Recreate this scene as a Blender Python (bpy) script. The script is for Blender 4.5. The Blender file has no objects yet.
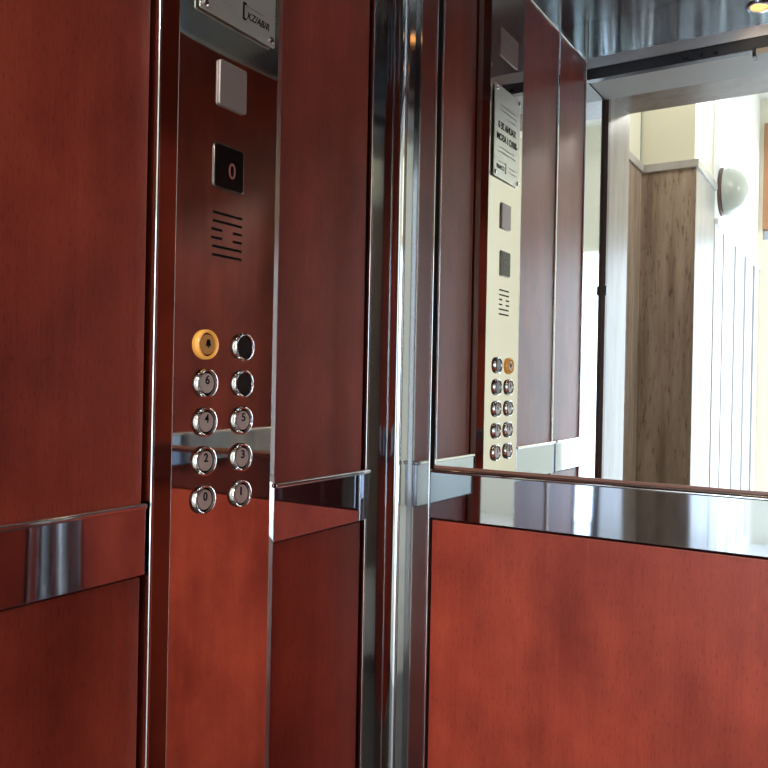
import bpy, bmesh, math
from mathutils import Vector, Matrix

# ------------------------------------------------------------------ frame
# X: from the left cabin wall (0) to the right cabin wall (W)
# Y: from the doorway (about 0) to the back wall (D);  Z up, cabin floor at 0
W, D = 0.98, 1.28
ZP = 2.07                      # top of the wall panels
ZC = 2.185                     # cabin ceiling
CAMZ = 1.07
RZ0, RZ1 = 0.829, 0.917        # bumper rail band
COL = bpy.context.scene.collection
PI = math.pi
def zz(v): return CAMZ + v

# ------------------------------------------------------------------ materials
def mat(name, color=(.5, .5, .5), rough=.5, metal=0., emit=None, estr=0., coat=0., spec=.5):
    m = bpy.data.materials.new(name); m.use_nodes = True
    b = m.node_tree.nodes['Principled BSDF']
    b.inputs['Base Color'].default_value = (*color, 1)
    b.inputs['Roughness'].default_value = rough
    b.inputs['Metallic'].default_value = metal
    b.inputs['Coat Weight'].default_value = coat
    b.inputs['Specular IOR Level'].default_value = spec
    if emit:
        b.inputs['Emission Color'].default_value = (*emit, 1)
        b.inputs['Emission Strength'].default_value = estr
    return m

def nodes(m): return m.node_tree.nodes, m.node_tree.links, m.node_tree.nodes['Principled BSDF']

def noise_tex(m, scale, detail=4, rough=.5, stretch=(1, 1, 1)):
    n, l, b = nodes(m)
    tc = n.new('ShaderNodeTexCoord'); mp = n.new('ShaderNodeMapping')
    mp.inputs['Scale'].default_value = stretch
    t = n.new('ShaderNodeTexNoise'); t.inputs['Scale'].default_value = scale
    t.inputs['Detail'].default_value = detail; t.inputs['Roughness'].default_value = rough
    l.new(tc.outputs['Object'], mp.inputs['Vector']); l.new(mp.outputs['Vector'], t.inputs['Vector'])
    return t

def ramp(m, tex, stops):
    n, l, b = nodes(m)
    r = n.new('ShaderNodeValToRGB')
    e = r.color_ramp.elements
    while len(e) < len(stops): e.new(.5)
    for k, (p, c) in enumerate(stops):
        e[k].position = p; e[k].color = (*c, 1)
    l.new(tex.outputs['Fac'], r.inputs['Fac'])
    return r

def bump(m, tex, strength, dist):
    n, l, b = nodes(m)
    bp = n.new('ShaderNodeBump'); bp.inputs['Strength'].default_value = strength
    bp.inputs['Distance'].default_value = dist
    l.new(tex.outputs['Fac'], bp.inputs['Height']); l.new(bp.outputs['Normal'], b.inputs['Normal'])

def wavy(m, scale, dist, stretch=(1, 1, 1)):
    t = noise_tex(m, scale, 1, .3, stretch); bump(m, t, 1.0, dist); return m

def make_wood():
    m = mat('mahogany_laminate', rough=.36, coat=0.0, spec=.34)
    n, l, b = nodes(m)
    a = noise_tex(m, 2.2, 6, .62, (7, 7, .55))
    f = noise_tex(m, 40, 3, .6, (6, 6, .35))
    big = noise_tex(m, 3.0, 3, .6, (2.2, 2.2, 1.5))
    r1 = ramp(m, a, [(.2, (.28, .038, .022)), (.5, (.37, .057, .032)), (.8, (.46, .080, .044))])
    r2 = ramp(m, f, [(.3, (.88, .85, .84)), (.65, (1, 1, 1))])
    r3 = ramp(m, big, [(.3, (.62, .55, .55)), (.7, (1.12, 1.12, 1.12))])
    po_ = noise_tex(m, 150, 2, .6, (2.5, 2.5, .5))
    r4 = ramp(m, po_, [(.30, (.72, .66, .64)), (.45, (1, 1, 1))])
    m3 = n.new('ShaderNodeMix'); m3.data_type = 'RGBA'; m3.blend_type = 'MULTIPLY'; m3.inputs[0].default_value = 1
    m1 = n.new('ShaderNodeMix'); m1.data_type = 'RGBA'; m1.blend_type = 'MULTIPLY'; m1.inputs[0].default_value = 1
    m2 = n.new('ShaderNodeMix'); m2.data_type = 'RGBA'; m2.blend_type = 'MULTIPLY'; m2.inputs[0].default_value = 1
    l.new(r1.outputs['Color'], m1.inputs[6]); l.new(r2.outputs['Color'], m1.inputs[7])
    l.new(m1.outputs[2], m2.inputs[6]); l.new(r3.outputs['Color'], m2.inputs[7])
    l.new(m2.outputs[2], m3.inputs[6]); l.new(r4.outputs['Color'], m3.inputs[7])
    l.new(m3.outputs[2], b.inputs['Base Color'])
    return m

def make_stone(name, stops, rough, scale, stretch, pits=False):
    m = mat(name, rough=rough)
    n, l, b = nodes(m)
    t = noise_tex(m, scale, 7, .62, stretch)
    r = ramp(m, t, stops)
    out = r.outputs['Color']
    if pits:
        p = noise_tex(m, 34, 5, .7, (2.2, 2.2, .4))
        rp = ramp(m, p, [(.34, (.55, .48, .42)), (.46, (1, 1, 1))])
        mx = n.new('ShaderNodeMix'); mx.data_type = 'RGBA'; mx.blend_type = 'MULTIPLY'; mx.inputs[0].default_value = 1
        l.new(out, mx.inputs[6]); l.new(rp.outputs['Color'], mx.inputs[7]); out = mx.outputs[2]
    l.new(out, b.inputs['Base Color'])
    return m

WOOD = make_wood()
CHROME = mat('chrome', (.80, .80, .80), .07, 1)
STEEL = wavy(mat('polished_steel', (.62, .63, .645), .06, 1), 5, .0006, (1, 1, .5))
STEEL_RAIL = wavy(mat('sky_tinted_steel_rail', (.60, .67, .80), .04, 1), 6, .0010, (1, 1, .25))  # bluish base paints in reflected sky, not the steel's own tint
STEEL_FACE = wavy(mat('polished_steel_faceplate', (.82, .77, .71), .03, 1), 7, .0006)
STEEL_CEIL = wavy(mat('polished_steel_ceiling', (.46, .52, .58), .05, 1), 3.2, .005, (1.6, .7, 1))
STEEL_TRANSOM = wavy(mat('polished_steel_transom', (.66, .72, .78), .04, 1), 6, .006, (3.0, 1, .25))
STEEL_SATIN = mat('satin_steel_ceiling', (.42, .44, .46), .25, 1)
STRIPREFL = mat('painted_strip_reflection', (.78, .78, .80), .35, .6)  # pale base paints in bright reflections of the polished header strip
STRIPBROWN = mat('brown_strip', (.15, .060, .038), .3)
BRUSHED = mat('brushed_steel', (.62, .57, .51), .07, 1)
MIRROR = mat('silvered_glass', (.88, .90, .90), .0, 1)
SIGN = mat('satin_aluminium', (.80, .80, .74), .27, .65)
PLATE = mat('dark_reflection_plate', (.34, .22, .21), .4, .2)  # brown base paints in the dark surroundings mirrored by brushed metal
DARKSTEEL = mat('dark_steel', (.25, .22, .20), .25, 1)
DARK = mat('dark_recess', (.03, .022, .02), .6)
BLACK = mat('black_plastic', (.012, .012, .013), .25)
GLASSBLACK = mat('black_glass', (.006, .006, .007), .08)
CAP = mat('button_cap', (.66, .54, .50), .35, .1)
INK = mat('black_ink', (.006, .006, .006), .7, spec=.1)
GREYINK = mat('grey_ink', (.22, .22, .21), .6)
FROST = mat('frosted_cover', (.36, .30, .29), .3, .3)
AMBER = mat('amber_ring', (.60, .28, .06), .25, 0, (1, .45, .08), .32)
AMBERCAP = mat('amber_cap', (.50, .27, .10), .3, 0, (1, .40, .08), .10)
DIGIT = mat('dim_digit', (.25, .08, .07), .5, 0, (1, .35, .32), .03)
FLOORM = make_stone('dark_speckled_floor', [(.35, (.02, .019, .019)), (.65, (.06, .055, .05))], .35, 40, (1, 1, 1))
LOBBYFLOOR = make_stone('pale_marble_floor', [(.3, (.55, .52, .47)), (.7, (.75, .73, .69))], .2, 3, (1, 1, 1))
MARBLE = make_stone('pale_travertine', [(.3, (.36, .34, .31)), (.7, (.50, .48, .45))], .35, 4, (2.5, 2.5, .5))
PORTAL = make_stone('shaded_travertine', [(.3, (.20, .145, .11)), (.5, (.29, .245, .205)), (.7, (.35, .315, .28))], .35, 5, (2.5, 2.5, .5))  # blotches are stone; overall darkening paints in weak light on the reveal
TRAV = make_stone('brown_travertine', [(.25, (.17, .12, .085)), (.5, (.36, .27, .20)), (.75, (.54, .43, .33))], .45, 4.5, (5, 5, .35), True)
CREAM = mat('cream_plaster', (.76, .74, .60), .8)
WHITE = mat('white_plaster', (.86, .87, .85), .8)
BOARD = mat('white_boards', (.82, .84, .85), .45)
GROOVE = mat('board_groove', (.10, .10, .11), .7)
HEADER = mat('dark_header_paint', (.060, .076, .105), .35)
SOFFIT = mat('grey_soffit', (.55, .57, .57), .5)
BROWNSTEEL = mat('brown_frame_paint', (.13, .075, .06), .4)
WINWOOD = mat('window_wood', (.40, .20, .10), .45)
PANE = mat('window_daylight', (.9, .85, .65), .4, 0, (1, .93, .72), 1.2)
OPAL = mat('opal_glass', (.46, .50, .45), .25)
LAMP = mat('lamp_filament', (1, .6, .3), .4, 0, (1, .40, .10), 4)

# ------------------------------------------------------------------ mesh helpers
def box(bm, x0, x1, y0, y1, z0, z1):
    v = [bm.verts.new((x, y, z)) for z in (z0, z1) for y in (y0, y1) for x in (x0, x1)]
    for f in ((0, 2, 3, 1), (4, 5, 7, 6), (0, 1, 5, 4), (2, 6, 7, 3), (0, 4, 6, 2), (1, 3, 7, 5)):
        bm.faces.new([v[i] for i in f])

def link(name, bm, m, parent=None, bevel=0., smooth=False, seg=2):
    bmesh.ops.recalc_face_normals(bm, faces=bm.faces)
    me = bpy.data.meshes.new(name); bm.to_mesh(me); bm.free()
    me.materials.append(m)
    o = bpy.data.objects.new(name, me); COL.objects.link(o)
    if parent: o.parent = parent
    if bevel:
        md = o.modifiers.new('bevel', 'BEVEL'); md.width = bevel; md.segments = seg
        md.limit_method = 'ANGLE'; md.angle_limit = math.radians(40)
        md.harden_normals = True
    if smooth or bevel:
        for p in me.polygons: p.use_smooth = True
    if smooth:
        md = o.modifiers.new('edge', 'EDGE_SPLIT'); md.split_angle = math.radians(35)
    return o

def boxes(name, lst, m, parent=None, bevel=0.):
    bm = bmesh.new()
    for b in lst: box(bm, *b)
    return link(name, bm, m, parent, bevel)

def lathe(name, prof, m, axis='X', origin=(0, 0, 0), parent=None, seg=40):
    """prof: (radius, height) pairs revolved about the axis"""
    bm = bmesh.new(); rings = []
    for r, h in prof:
        if r < 1e-6:
            rings.append([bm.verts.new((0, 0, h))])
        else:
            rings.append([bm.verts.new((r*math.cos(2*PI*k/seg), r*math.sin(2*PI*k/seg), h)) for k in range(seg)])
    for a, b in zip(rings, rings[1:]):
        for k in range(seg):
            q = (k+1) % seg
            if len(a) == 1 and len(b) == 1: continue
            if len(a) == 1: bm.faces.new((a[0], b[k], b[q]))
            elif len(b) == 1: bm.faces.new((a[k], a[q], b[0]))
            else: bm.faces.new((a[k], a[q], b[q], b[k]))
    M = {'Z': Matrix.Identity(3), 'X': Matrix(((0, 0, 1), (1, 0, 0), (0, 1, 0))),
         '-Z': Matrix(((1, 0, 0), (0, -1, 0), (0, 0, -1)))}[axis].to_4x4()
    bmesh.ops.transform(bm, matrix=Matrix.Translation(origin) @ M, verts=bm.verts)
    return link(name, bm, m, parent, smooth=True)

def prism(name, pts, z0, z1, m, parent=None, smooth=False):
    """closed XY outline extruded in Z"""
    bm = bmesh.new()
    a = [bm.verts.new((x, y, z0)) for x, y in pts]; b = [bm.verts.new((x, y, z1)) for x, y in pts]
    n = len(pts)
    for i in range(n): bm.faces.new((a[i], a[(i+1) % n], b[(i+1) % n], b[i]))
    bm.faces.new(a); bm.faces.new(b)
    return link(name, bm, m, parent, smooth=smooth)

def rounded_plate(name, x0, x1, yc, zc, hw, hh, r, m, parent=None, bevel=0., seg=6):
    """rounded rectangle facing +X"""
    bm = bmesh.new(); pts = []
    for cx, cy, a0 in ((1, 1, 0), (-1, 1, 90), (-1, -1, 180), (1, -1, 270)):
        for k in range(seg+1):
            a = math.radians(a0 + 90*k/seg)
            pts.append((yc + cx*(hw-r) + r*math.cos(a), zc + cy*(hh-r) + r*math.sin(a)))
    a = [bm.verts.new((x0, y, z)) for y, z in pts]; b = [bm.verts.new((x1, y, z)) for y, z in pts]
    n = len(pts)
    for i in range(n): bm.faces.new((a[i], a[(i+1) % n], b[(i+1) % n], b[i]))
    bm.faces.new(a); bm.faces.new(b)
    return link(name, bm, m, parent, bevel)

def poly_plate(name, polys, x0, x1, m, parent=None):
    """flat (y,z) polygons with a little thickness facing +X"""
    bm = bmesh.new()
    for pts in polys:
        a = [bm.verts.new((x0, y, z)) for y, z in pts]; b = [bm.verts.new((x1, y, z)) for y, z in pts]
        n = len(pts)
        for i in range(n): bm.faces.new((a[i], a[(i+1) % n], b[(i+1) % n], b[i]))
        bm.faces.new(a); bm.faces.new(b)
    return link(name, bm, m, parent)

def text(name, s, size, x, y, z, m, parent=None, shear=0., width=None, bold=.0):
    """lettering on a +X-facing surface, reading along +Y; (y,z) is the left end of the base line"""
    cu = bpy.data.curves.new('lettering', 'FONT'); cu.body = s; cu.size = size; cu.shear = shear
    cu.extrude = .0002; cu.offset = bold
    t = bpy.data.objects.new('lettering', cu); COL.objects.link(t)
    bpy.context.view_layer.update()
    me = bpy.data.meshes.new_from_object(t.evaluated_get(bpy.context.evaluated_depsgraph_get()))
    bpy.data.objects.remove(t)
    me.materials.clear(); me.materials.append(m)
    xs = [v.co.x for v in me.vertices]; sx = 1
    if width and xs: sx = width/(max(xs)-min(xs))
    x_min = min(xs)
    for v in me.vertices:
        v.co = (x + v.co.z, y + (v.co.x-x_min)*sx, z + v.co.y)
    o = bpy.data.objects.new(name, me); COL.objects.link(o)
    if parent: o.parent = parent
    return o

def tag(o, label=None, cat=None, group=None, kind=None):
    if label: o['label'] = label
    if cat: o['category'] = cat
    if group: o['group'] = group
    if kind: o['kind'] = kind
    return o

def struct(o, label=None, cat=None):
    return tag(o, label, cat, kind='structure')

def thing(name, label, cat, loc=(0, 0, 0), group=None):
    o = bpy.data.objects.new(name, None); COL.objects.link(o)
    o.empty_display_size = .05
    return tag(o, label, cat, group)

# ------------------------------------------------------------------ cabin shell
struct(boxes('floor', [(-.04, W+.04, -.06, D+.04, -.03, 0)], FLOORM), 'dark speckled floor of the lift cabin', 'floor')
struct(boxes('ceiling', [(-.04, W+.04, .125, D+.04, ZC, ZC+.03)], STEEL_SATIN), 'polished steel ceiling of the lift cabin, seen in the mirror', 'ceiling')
struct(boxes('wall_left', [(-.04, -.020, -.056, D+.04, 0, ZC)], DARK), 'dark backing wall behind the left wood panels', 'wall')
struct(boxes('wall_back', [(-.02, W+.02, D+.020, D+.04, 0, ZC)], DARK), 'dark backing wall behind the mirror and lower wood panel', 'wall')
struct(boxes('wall_right', [(W+.020, W+.04, -.056, D+.04, 0, ZC)], DARK), 'dark backing wall behind the right wood panels', 'wall')
struct(boxes('wall_front', [(.87, W+.02, .125, .155, 0, zz(.93))], STEEL), 'polished steel return beside the lift doorway', 'wall')

# concave corner trims
def cove(name, flip, label):
    L, r, t = .083, .027, .016
    pts = [(0, D-L), (0, D-r)]
    for k in range(1, 16):
        a = PI - (PI/2)*k/16
        pts.append((r + r*math.cos(a), D - r + r*math.sin(a)))
    pts += [(r, D), (L, D), (L, D+t), (-t, D+t), (-t, D-L)]
    if flip: pts = [(W-x, y) for x, y in pts]
    o = prism(name, pts, 0, ZC, STEEL, smooth=True)
    struct(o, label, 'trim')
    e = [(-.002, .006, D-L-.006, D-L, 0, ZC)] if not flip else [(W-.006, W+.002, D-L-.006, D-L, 0, ZC)]
    boxes('edge_strip', e, CHROME, o, .0018)
    e = [(L, L+.006, D-.006, D+.002, 0, ZC)] if not flip else [(W-L-.006, W-L, D-.006, D+.002, 0, ZC)]
    boxes('edge_strip', e, CHROME, o, .0018)
    return o
cove('trim_1', False, 'polished steel hollow corner trim between the left wall and the mirror')
cove('trim_2', True, 'polished steel hollow corner trim in the far right corner of the cabin')

# ------------------------------------------------------------------ wood panels
def wood_panel(label, bx, trims):
    o = boxes('wood_panel', [bx], WOOD, None, .0015)
    tag(o, label, 'wall panel')
    for t in trims: boxes('edge_strip', [t], CHROME, o, .0015)
    return o
A0, A1 = .404, .687
B0, B1 = .930, 1.183
t = .018
wood_panel('dark red mahogany upper panel on the left wall beside the control panel',
           (-t, 0, A0, A1, RZ1-.0015, ZP-.012), [(-t, .003, A0, A1, ZP-.012, ZP)])
wood_panel('dark red mahogany lower panel on the left wall beside the control panel',
           (-t, 0, A0, A1, .012, RZ0-.005), [(-t, .006, A0, A1, 0, .012)])
wood_panel('narrow mahogany upper panel between the control panel and the corner trim',
           (-t, 0, B0, B1, RZ1-.0015, ZP-.012), [(-t, .003, B0, B1, ZP-.012, ZP)])
wood_panel('narrow mahogany lower panel between the control panel and the corner trim',
           (-t, 0, B0, B1, .012, RZ0-.005), [(-t, .006, B0, B1, 0, .012)])
wood_panel('orange red mahogany lower panel on the back wall under the mirror',
           (.092, W-.092, D, D+t, .012, RZ0-.005), [(.09, W-.09, D-.006, D+t, 0, .012)])
wood_panel('mahogany upper panel on the right wall, seen only in reflections',
           (W, W+t, .404, B1, RZ1-.0015, ZP-.012), [(W-.003, W+t, .404, B1, ZP-.012, ZP)])
wood_panel('mahogany lower panel on the right wall, seen only in reflections',
           (W, W+t, .404, B1, .012, RZ0-.005), [(W-.006, W+t, .404, B1, 0, .012)])

# thin chrome strips between the panels
for n_, (xa, xb, ya, yb, lab) in enumerate([
        (-t, .004, .3930, .4030, 'chrome strip between the two mahogany panels of the left wall, seen in the mirror'),
        (-t, .005, .1525, .1590, 'chrome strip at the doorway end of the left wall, seen in the mirror'),
        (W-.004, W+t, .3930, .4030, 'chrome strip between the two mahogany panels of the right wall'),
        (W-.005, W+t, .1525, .1590, 'chrome strip at the doorway end of the right wall')]):
    struct(boxes('trim_%d' % (n_+5), [(xa, xb, ya, yb, 0, ZC)], CHROME, None, .0018), lab, 'trim')

# panels at the doorway end
J0, J1 = .160, .392
wood_panel('mahogany upper panel at the doorway end of the left wall, seen in the mirror',
           (-t, 0, J0, J1, RZ1-.0015, ZP-.012), [(-t, .003, J0, J1, ZP-.012, ZP)])
wood_panel('mahogany lower panel at the doorway end of the left wall, below its bumper rail',
           (-t, 0, J0, J1, .012, RZ0-.005), [(-t, .006, J0, J1, 0, .012)])
wood_panel('mahogany upper panel at the doorway end of the right wall, seen only in reflections',
           (W, W+t, J0, J1, RZ1-.0015, ZP-.012), [(W-.003, W+t, J0, J1, ZP-.008, ZP)])
wood_panel('mahogany lower panel at the doorway end of the right wall, seen only in reflections',
           (W, W+t, J0, J1, .012, RZ0-.005), [(W-.006, W+t, J0, J1, 0, .012)])

# polished steel frieze above the panels
def frieze(label, bx):
    return tag(boxes('frieze_panel', [bx], STEEL_CEIL, None, .001), label, 'wall panel')
frieze('polished steel frieze band above the mahogany panels of the left wall, seen in the mirror', (-t, 0, J0, .690, ZP+.0005, ZC))
frieze('short polished steel frieze band at the corner, above the narrow mahogany panel', (-t, 0, B0, B1, ZP+.0005, ZC))
frieze('polished steel frieze band above the mahogany panels of the right wall', (W, W+t, J0, B1, ZP+.0005, ZC))

# ------------------------------------------------------------------ bumper rails
def rail(label, bands, beads):
    o = boxes('bumper_rail', [bands], STEEL_RAIL, None, .001)
    tag(o, label, 'rail', 'steel bumper rails around the cabin')
    for b in beads: boxes('edge_bead', [b], CHROME, o, .0035)
    return o
def rail_left(label, y0, y1):
    rail(label, (-.001, .012, y0, y1, RZ0, RZ1-.007), [(-.001, .017, y0, y1, RZ1-.008, RZ1)])
rail_left('flat steel bumper rail on the left wall, on the doorway side of the control panel', A0, A1-.0035)
rail_left('flat steel bumper rail at the doorway end of the left wall, seen in the mirror', J0, J1)
rail_left('short flat steel bumper rail between the control panel and the corner trim', B0, B1+.008)
rail('long flat steel bumper rail on the back wall directly under the mirror',
     (.092, W-.092, D-.010, D+.001, RZ0, RZ1-.006), [(.092, W-.092, D-.014, D+.001, RZ1-.007, RZ1)])
rail('flat steel bumper rail at the doorway end of the right wall, seen only in reflections',
     (W-.012, W+.001, J0, J1, RZ0, RZ1-.007), [(W-.017, W+.001, J0, J1, RZ1-.008, RZ1)])
rail('flat steel bumper rail on the right wall, seen only in reflections',
     (W-.012, W+.001, .404, B1+.008, RZ0, RZ1-.007), [(W-.017, W+.001, .404, B1+.008, RZ1-.008, RZ1)])

# ------------------------------------------------------------------ mirror
mi = boxes('mirror', [(.101, W-.101, D-.004, D+.012, RZ1+.006, ZC-.004)], MIRROR)
tag(mi, 'large frameless mirror on the upper back wall reflecting the doorway and the hall', 'mirror')
boxes('edge_strip', [(.0965, .101, D-.005, D+.010, RZ1+.006, ZC-.004)], CHROME, mi, .001)
boxes('edge_strip', [(W-.101, W-.0965, D-.005, D+.010, RZ1+.006, ZC-.004)], CHROME, mi, .001)
boxes('bottom_strip', [(.0965, W-.0965, D-.006, D+.010, RZ1+.0005, RZ1+.006)], STRIPBROWN, mi, .001)

# ------------------------------------------------------------------ control panel
P = .024
S0, S1 = .7125, .905
cp = thing('control_panel', 'tall polished steel lift control panel with two columns of round buttons', 'control panel')
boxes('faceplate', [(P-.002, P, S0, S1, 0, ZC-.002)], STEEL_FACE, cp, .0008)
CX, CY = .0144, .0205          # set-back of the broad chamfer on both long edges
for sg_, ye in ((-1, S0), (1, S1)):
    prism('chamfered_edge', [(P-.0003, ye), (CX, ye+sg_*CY), (-.016, ye+sg_*CY), (-.016, ye-sg_*.004), (P-.002, ye-sg_*.004)], 0, ZC-.002, BRUSHED, cp)
prism('edge_bead', [(CX-.0012+.0026*math.cos(PI*k/8), S0-CY-.0010+.0026*math.sin(PI*k/8)) for k in range(16)], 0, ZC-.002, CHROME, cp, True)

# frosted emergency light cover
ec = rounded_plate('light_cover', P, P+.004, .808, zz(.393), .0265, .0300, .004, FROST, cp, .0012)
ec['label'] = 'square frosted light cover'
# display
dp = rounded_plate('display_frame', P, P+.0022, .8045, zz(.283), .0290, .0300, .006, DARKSTEEL, cp, .0008)
sc_ = rounded_plate('display_screen', P+.0018, P+.0026, .8045, zz(.283), .0270, .0277, .005, GLASSBLACK, dp)
text('display_digit', '0', .030, P+.0028, .803, zz(.270), DIGIT, dp, 0, .013)
# speaker slots
sl = []
for k in range(6):
    zc = zz(.2205 - k*.0112); h = .0017
    parts = [(.777, .834)] if k in (0, 1, 4, 5) else [(.775, .795), (.816, .834)]
    for y0, y1 in parts: sl.append((P-.0008, P+.0003, y0, y1, zc-h, zc+h))
g = boxes('speaker_slots', sl, INK, cp)
g['label'] = 'six dark speaker slots'

def button(y, z, numeral, style):
    nm = {'amber': 'amber lit alarm button with a bell', 'blank': 'black blank button'}.get(style, 'round button marked %s' % numeral)
    h = lathe('push_button', [(.0, .0), (.0182, .0), (.0182, .003), (.0155, .003), (.0155, .0015), (0, .0015)], BLACK, 'X', (P, y, z), cp)
    h['label'] = nm
    ringm = AMBER if style == 'amber' else CHROME
    lathe('ring', [(.0152, .002), (.0196, .0), (.0195, .0040), (.0186, .0058), (.0173, .0063), (.0160, .0056), (.0152, .0036), (.0152, .002)], ringm, 'X', (P, y, z), h)
    capm = {'amber': AMBERCAP, 'blank': BLACK}.get(style, CAP)
    rc = .0146 if style == 'blank' else .0130
    lathe('cap', [(rc, .001), (rc, .0040), (rc-.0008, .0048), (0, .0051)], capm, 'X', (P, y, z), h)
    if style == 'amber':
        pts = [(-.0050, -.0020), (.0050, -.0020), (.0038, 0), (.0032, .0045), (.0015, .0068), (-.0015, .0068), (-.0032, .0045), (-.0038, 0)]
        clap = [(-.0012, -.0042), (.0012, -.0042), (.0012, -.0024), (-.0012, -.0024)]
        poly_plate('bell_mark', [[(y+a, z+b) for a, b in pts], [(y+a, z+b) for a, b in clap]], P+.0046, P+.0056, INK, h)
    elif style != 'blank':
        text('numeral', numeral, .0155, P+.0052, y-.0040, z-.0008, INK, h, 0, .0030 if numeral == '1' else .0076, .0003)
ys = (.7680, .8390)
rows = [(.0450, ('', 'amber'), ('', 'blank')), (-.0055, ('6', 'n'), ('', 'blank')), (-.0560, ('4', 'n'), ('5', 'n')),
        (-.1070, ('2', 'n'), ('3', 'n')), (-.1575, ('0', 'n'), ('1', 'n'))]
for dz, l, r in rows:
    button(ys[0], zz(dz), *l); button(ys[1], zz(dz), *r)

# sign plate above the light cover
def screws(parent, y0, y1, z0, z1, x):
    for y in (y0, y1):
        for z in (z0, z1):
            lathe('screw', [(.0048, 0), (.0048, .0018), (.0035, .0032), (.0, .0036)], CHROME, 'X', (x, y, z), parent, 20)
SY0, SY1, SZ0, SZ1 = .7415, .8900, zz(.474), zz(.683)
sg = rounded_plate('sign_plate', P+.003, P+.0055, (SY0+SY1)/2, (SZ0+SZ1)/2, (SY1-SY0)/2, (SZ1-SZ0)/2, .003, SIGN, None, .0006)
tag(sg, 'pale metal capacity plate with bold dark lettering, screwed to the top of the control panel', 'sign')
boxes('backing', [(P, P+.003, SY0+.012, SY1-.012, SZ0+.012, SZ1-.012)], BLACK, sg)
screws(sg, SY0+.009, SY1-.009, SZ0+.009, SZ1-.009, P+.0055)
xp = P+.0057
text('bold_lettering', 'XAUNA 3E 0', .022, xp, SY0+.024, SZ0+.113, INK, sg, 0, .105, .0006)
text('bold_lettering', '-IRRO I ASOM', .022, xp, SY0+.014, SZ0+.086, INK, sg, 0, .122, .0006)
def lines(lst):
    out = []
    for y0, y1, z in lst:
        y = y0
        k = 0
        while y < y1:
            w = (.006, .009, .004, .011, .007)[k % 5]; k += 1
            out.append((P+.0054, P+.0058, y, min(y+w, y1), z-.0011, z+.0011)); y += w+.002
    return out
boxes('lettering', lines([(SY0+.028, SY1-.030, SZ0+.167), (SY0+.022, SY1-.020, SZ0+.156), (SY0+.025, SY0+.075, SZ0+.143),
                            (SY0+.030, SY1-.030, SZ0+.070), (SY0+.024, SY1-.022, SZ0+.060),
                            (SY0+.018, SY0+.062, SZ0+.034), (SY0+.018, SY0+.062, SZ0+.024)]), GREYINK, sg)
by, bz = SY0+.080, SZ0+.018
boxes('logo_bracket', [(P+.0054, P+.0059, by, by+.003, bz-.002, bz+.022), (P+.0054, P+.0059, by+.003, by+.007, bz+.019, bz+.022), (P+.0054, P+.0059, by+.003, by+.007, bz-.002, bz+.001)], INK, sg)
text('logo_lettering', 'KZ/AB/R', .014, xp, by+.009, bz+.002, INK, sg, .3, .046, .0001)
boxes('lettering', lines([(by+.008, by+.042, bz+.019)]), GREYINK, sg)

# small plate higher up
pl = rounded_plate('rating_plate', P, P+.002, .804, zz(.789), .052, .033, .003, PLATE, None, .0005)
tag(pl, 'small metal plate with painted-in brown reflections near the top of the control panel, seen in the mirror', 'sign')
for y0, y1, z0 in ((.765, .845, .803), (.765, .830, .795), (.765, .848, .772)):
    boxes('lettering', [(P+.0019, P+.0023, y0, y1, zz(z0), zz(z0+.003))], GREYINK, pl)

# ------------------------------------------------------------------ ceiling lights
def downlight(label, x, y):
    o = thing('downlight', label, 'ceiling light', group='round recessed downlights')
    o.location = (x, y, ZC)
    lathe('trim_ring', [(.026, .000), (.026, .004), (.036, .005), (.040, .003), (.041, .0)], CHROME, '-Z', (0, 0, 0), o)
    lathe('bulb', [(.0255, .0005), (.020, .0028), (0, .0035)], LAMP, '-Z', (0, 0, 0), o)
    ld = bpy.data.lights.new('downlight_beam', 'SPOT'); ld.energy = DOWN_E; ld.color = (1, .72, .45)
    ld.spot_size = math.radians(110); ld.spot_blend = .6; ld.shadow_soft_size = .025
    lo = bpy.data.objects.new('downlight_beam', ld); COL.objects.link(lo); lo.parent = o; lo.location = (0, 0, -.012)
    return o
DOWN_E = 2.0
downlight('glowing recessed downlight in the steel ceiling near the doorway', .467, .29)
downlight('recessed downlight in the steel ceiling near the mirror', .47, 1.02)

# ------------------------------------------------------------------ doorway
hd = boxes('door_header', [(-.016, W+.02, .125, .152, zz(.935), zz(.968))], HEADER, None, .001)
tag(hd, 'dark door header across the top of the lift doorway, seen in the mirror', 'door header')
boxes('upper_strip', [(0, W, .144, .154, zz(.9685), ZP)], STRIPREFL, hd, .0008)
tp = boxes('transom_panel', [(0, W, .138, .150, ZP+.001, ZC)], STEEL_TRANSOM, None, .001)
tag(tp, 'polished steel transom panel above the dark door header, seen in the mirror', 'wall panel')
boxes('soffit_board', [(0, .87, -.054, .125, zz(.940), zz(.975))], SOFFIT, hd)
for k in (0, 2, 4): boxes('guide_clip', [(.285+.02*k, .297+.02*k, .1515, .1540, zz(.942), zz(.950))], BLACK, hd)
boxes('soffit_step', [(.475, .868, .060, .153, zz(.922), zz(.936))], SOFFIT, hd)
boxes('stop_bracket', [(.466, .475, .120, .154, zz(.915), zz(.940))], BLACK, hd)
struct(boxes('trim_3', [(-.020, 0, -.056, .152, 0, zz(.935))], STEEL), 'polished steel reveal on the left of the lift doorway', 'trim')
struct(boxes('trim_4', [(.87, .89, -.056, .125, 0, zz(.935))], STEEL), 'polished steel reveal on the right of the lift doorway', 'trim')

df = thing('door_frame', 'thin brown painted landing door frame at the lift doorway, seen in the mirror', 'door frame')
boxes('jamb', [(-.03, .012, -.080, -.056, 0, zz(.975))], BROWNSTEEL, df, .001)
boxes('jamb', [(1.028, 1.07, -.080, -.056, 0, zz(.975))], BROWNSTEEL, df, .001)
boxes('head', [(.012, 1.028, -.080, -.056, zz(.962), zz(.985))], BROWNSTEEL, df, .001)
boxes('hinge', [(.008, .016, -.062, -.054, zz(.30), zz(.33))], BLACK, df)

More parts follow.
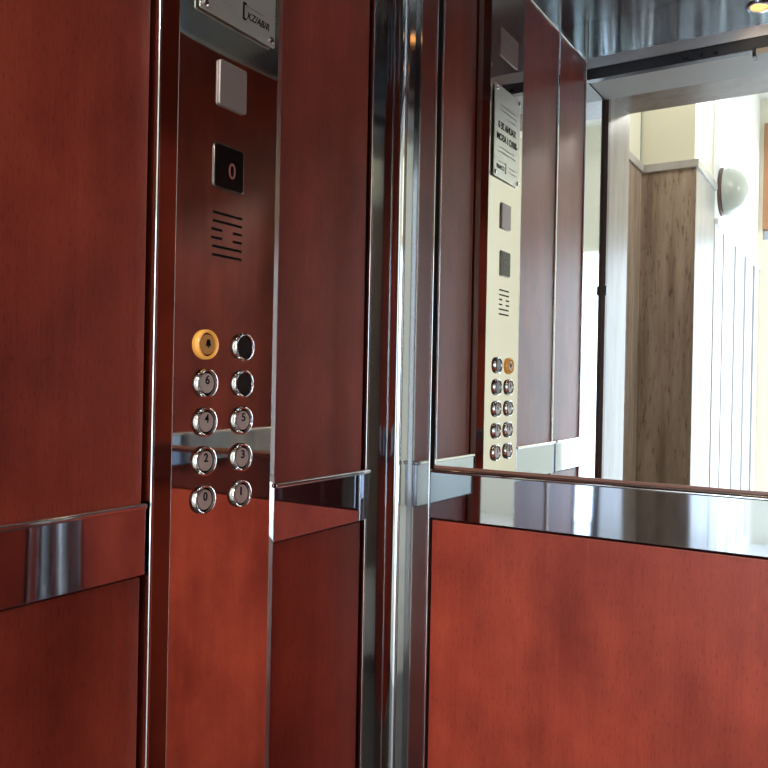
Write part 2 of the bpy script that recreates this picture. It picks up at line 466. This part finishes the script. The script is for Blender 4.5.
# marble lined portal through the landing wall
PY0, PY1 = -.36, -.08
struct(boxes('wall_landing', [(-.6, 0, PY0, PY1, 0, 3.1), (1.04, 2.7, PY0, PY1, 0, 3.1), (0, 1.04, PY0, PY1, zz(.985), 3.1)], PORTAL),
       'pale marble lined opening in the landing wall', 'wall')

# ------------------------------------------------------------------ hall
LX = .057         # hall left wall plane
FY = -1.30        # pilaster front
EY = -3.60        # end wall
HC = 3.10
CAPZ = zz(1.03)
struct(boxes('floor_hall', [(-.6, 2.75, EY-.2, -.06, -.06, -.001)], LOBBYFLOOR), 'pale marble floor of the entrance hall', 'floor')
struct(boxes('ceiling_hall', [(-.6, 2.75, EY-.1, PY1, HC, HC+.05)], WHITE), 'white ceiling of the entrance hall', 'ceiling')
struct(boxes('wall_hall', [(-.6, LX-.02, EY, -1.80, 0, HC)], CREAM), 'sunlit plaster wall of the entrance hall, seen in the mirror', 'wall')
w = boxes('wall_plaster', [(LX-.02, LX-.006, EY, -1.80, 0, HC)], WHITE); struct(w, 'bright white plaster on the hall wall', 'wall')
struct(boxes('wall_niche', [(-.6, -.197, FY, PY0, 0, HC)], CREAM), 'cream plaster wall beside the lift landing', 'wall')
struct(boxes('wall_end', [(-.6, .25, EY-.1, EY, 0, 2.12), (.25, 1.35, EY-.1, EY, 2.12, 2.19), (1.35, 2.75, EY-.1, EY, 0, HC), (.95, 1.35, EY-.1, EY, 2.19, HC), (-.6, .08, EY-.1, EY, 2.12, HC), (.08, .95, EY-.1, EY, 2.93, HC)], CREAM),
       'cream end wall of the entrance hall', 'wall')
struct(boxes('wall_hall_right', [(2.60, 2.70, -1.45, PY0, 0, HC), (2.60, 2.70, EY, -3.5, 0, HC), (2.60, 2.70, -3.5, -1.45, 3.0, HC)], WHITE), 'white right wall of the entrance hall with a wide opening', 'wall')

# pilaster
pi = boxes('pilaster', [(-.196, LX-.012, -1.80, FY-.02, 0, HC)], CREAM)
tag(pi, 'square wall pillar clad in brown stone with cream plaster above, seen in the mirror', 'pillar')
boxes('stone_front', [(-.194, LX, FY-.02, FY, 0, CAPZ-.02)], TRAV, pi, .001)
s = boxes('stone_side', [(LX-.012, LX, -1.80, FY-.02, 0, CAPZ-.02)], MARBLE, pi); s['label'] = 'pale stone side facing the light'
boxes('cap_moulding', [(-.194, LX+.012, -1.80, FY+.014, CAPZ-.02, CAPZ+.018)], MARBLE, pi, .003)
nf = boxes('stone_cladding', [(-.1955, -.184, FY+.016, PY0-.004, 0, CAPZ-.02)], TRAV)
tag(nf, 'brown stone cladding on the wall between the lift landing and the pillar', 'wall cladding')
boxes('cap_moulding', [(-.1955, -.174, FY+.018, PY0-.004, CAPZ-.02, CAPZ+.018)], MARBLE, nf, .003)

# board wainscot on the far wall
WZ = zz(.84)
wb = boxes('board_panelling', [(LX-.006, LX+.004, EY+.002, -1.802, 0, WZ)], BOARD)
tag(wb, 'white vertical board panelling along the hall wall, seen in the mirror', 'wall panelling')
boxes('cap_rail', [(LX-.006, LX+.018, EY+.002, -1.802, WZ, WZ+.03)], BOARD, wb, .003)
boxes('grooves', [(LX+.0035, LX+.0046, -2.07-.42*k-.022-.012*k, -2.07-.42*k+.022+.012*k, .08, WZ-.005) for k in range(4)], GROOVE, wb)

# wall lamp
wl = thing('wall_lamp', 'round opal glass wall lamp beside the pillar, seen in the mirror', 'wall lamp')
wl.location = (LX-.006, -2.02, zz(1.05))
lathe('base_plate', [(0, 0), (.125, 0), (.128, .012), (.115, .022), (0, .022)], BROWNSTEEL, 'X', (0, 0, 0), wl)
lathe('glass_bowl', [(.122, .02), (.124, .035), (.116, .065), (.098, .095), (.070, .118), (.038, .132), (0, .138)], OPAL, 'X', (0, 0, 0), wl)

# window high in the end wall
WX = .080
wn = thing('window_1', 'brown wooden window high in the cream end wall, edge seen in the mirror', 'window')
wn['kind'] = 'structure'
boxes('frame', [(WX, .13, EY-.06, EY+.02, 2.19, 2.93), (.90, .95, EY-.06, EY+.02, 2.19, 2.93), (.13, .90, EY-.06, EY+.02, 2.19, 2.24), (.13, .90, EY-.06, EY+.02, 2.88, 2.93)], WINWOOD, wn, .003)
boxes('hinge', [(.125, .135, EY+.018, EY+.026, 2.33, 2.37), (.125, .135, EY+.018, EY+.026, 2.73, 2.77)], BLACK, wn)
boxes('pane', [(.13, .90, EY-.03, EY-.024, 2.24, 2.88)], PANE, wn)

# ------------------------------------------------------------------ light
def area(name, loc, direction, sx, sy, e, color):
    ld = bpy.data.lights.new(name, 'AREA'); ld.shape = 'RECTANGLE'; ld.size = sx; ld.size_y = sy
    ld.energy = e; ld.color = color
    o = bpy.data.objects.new(name, ld); COL.objects.link(o); o.location = loc
    o.rotation_euler = Vector(direction).to_track_quat('-Z', 'Y').to_euler()
    return o
area('daylight_side_opening', (2.66, -3.15, 1.5), (-1, 0, 0), .7, 2.8, 13, (.86, .95, 1.0))
sl_ = bpy.data.lights.new('sun', 'SUN'); sl_.energy = 2.6; sl_.angle = math.radians(3); sl_.color = (1, .97, .92)
so = bpy.data.objects.new('sun', sl_); COL.objects.link(so)
so.rotation_euler = Vector((-1, -.2, -.11)).to_track_quat('-Z', 'Y').to_euler()
area('daylight_end_entrance', (.80, EY-.05, 1.06), (0, 1, 0), 1.2, 2.1, 55, (.76, .89, 1.0))
hl = bpy.data.lights.new('added_hall_fill', 'POINT'); hl.energy = 28; hl.shadow_soft_size = .15; hl.color = (1, .96, .90)  # unseen fill light, added to brighten the pillar front and hall
ho = bpy.data.objects.new('added_hall_fill', hl); COL.objects.link(ho); ho.location = (.90, -.75, 2.75)
sp = bpy.data.lights.new('added_cabin_spot', 'SPOT'); sp.energy = 450; sp.shadow_soft_size = .12; sp.color = (1, .95, .89)  # unseen spot, added to brighten the cabin's lower back panel
sp.spot_size = math.radians(36); sp.spot_blend = .4
po = bpy.data.objects.new('added_cabin_spot', sp); COL.objects.link(po); po.location = (.16, -2.5, 3.0)
po.rotation_euler = (Vector((.58, 1.28, .6)) - po.location).to_track_quat('-Z', 'Y').to_euler()
wd = bpy.data.worlds.new('daylight'); bpy.context.scene.world = wd; wd.use_nodes = True
bgn = wd.node_tree.nodes['Background']; bgn.inputs[0].default_value = (.75, .87, 1, 1); bgn.inputs[1].default_value = .8

# ------------------------------------------------------------------ camera
cd = bpy.data.cameras.new('camera'); cam = bpy.data.objects.new('camera', cd); COL.objects.link(cam)
cd.sensor_width = 36; cd.lens = 800/768*36; cd.clip_start = .01
cam.matrix_world = (Matrix.Translation((.77, 0, CAMZ)) @ Matrix.Rotation(math.radians(31.54), 4, 'Z')
                    @ Matrix.Rotation(math.radians(90-.11), 4, 'X') @ Matrix.Rotation(math.radians(1.12), 4, 'Z'))
sc = bpy.context.scene
sc.camera = cam
sc.view_settings.view_transform = 'Standard'; sc.view_settings.look = 'None'
sc.view_settings.gamma = 1; sc.view_settings.use_curve_mapping = False
sc.view_settings.exposure = 0.0
sc.cycles.max_bounces = 16; sc.cycles.glossy_bounces = 12; sc.cycles.diffuse_bounces = 5
sc.cycles.use_denoising = True
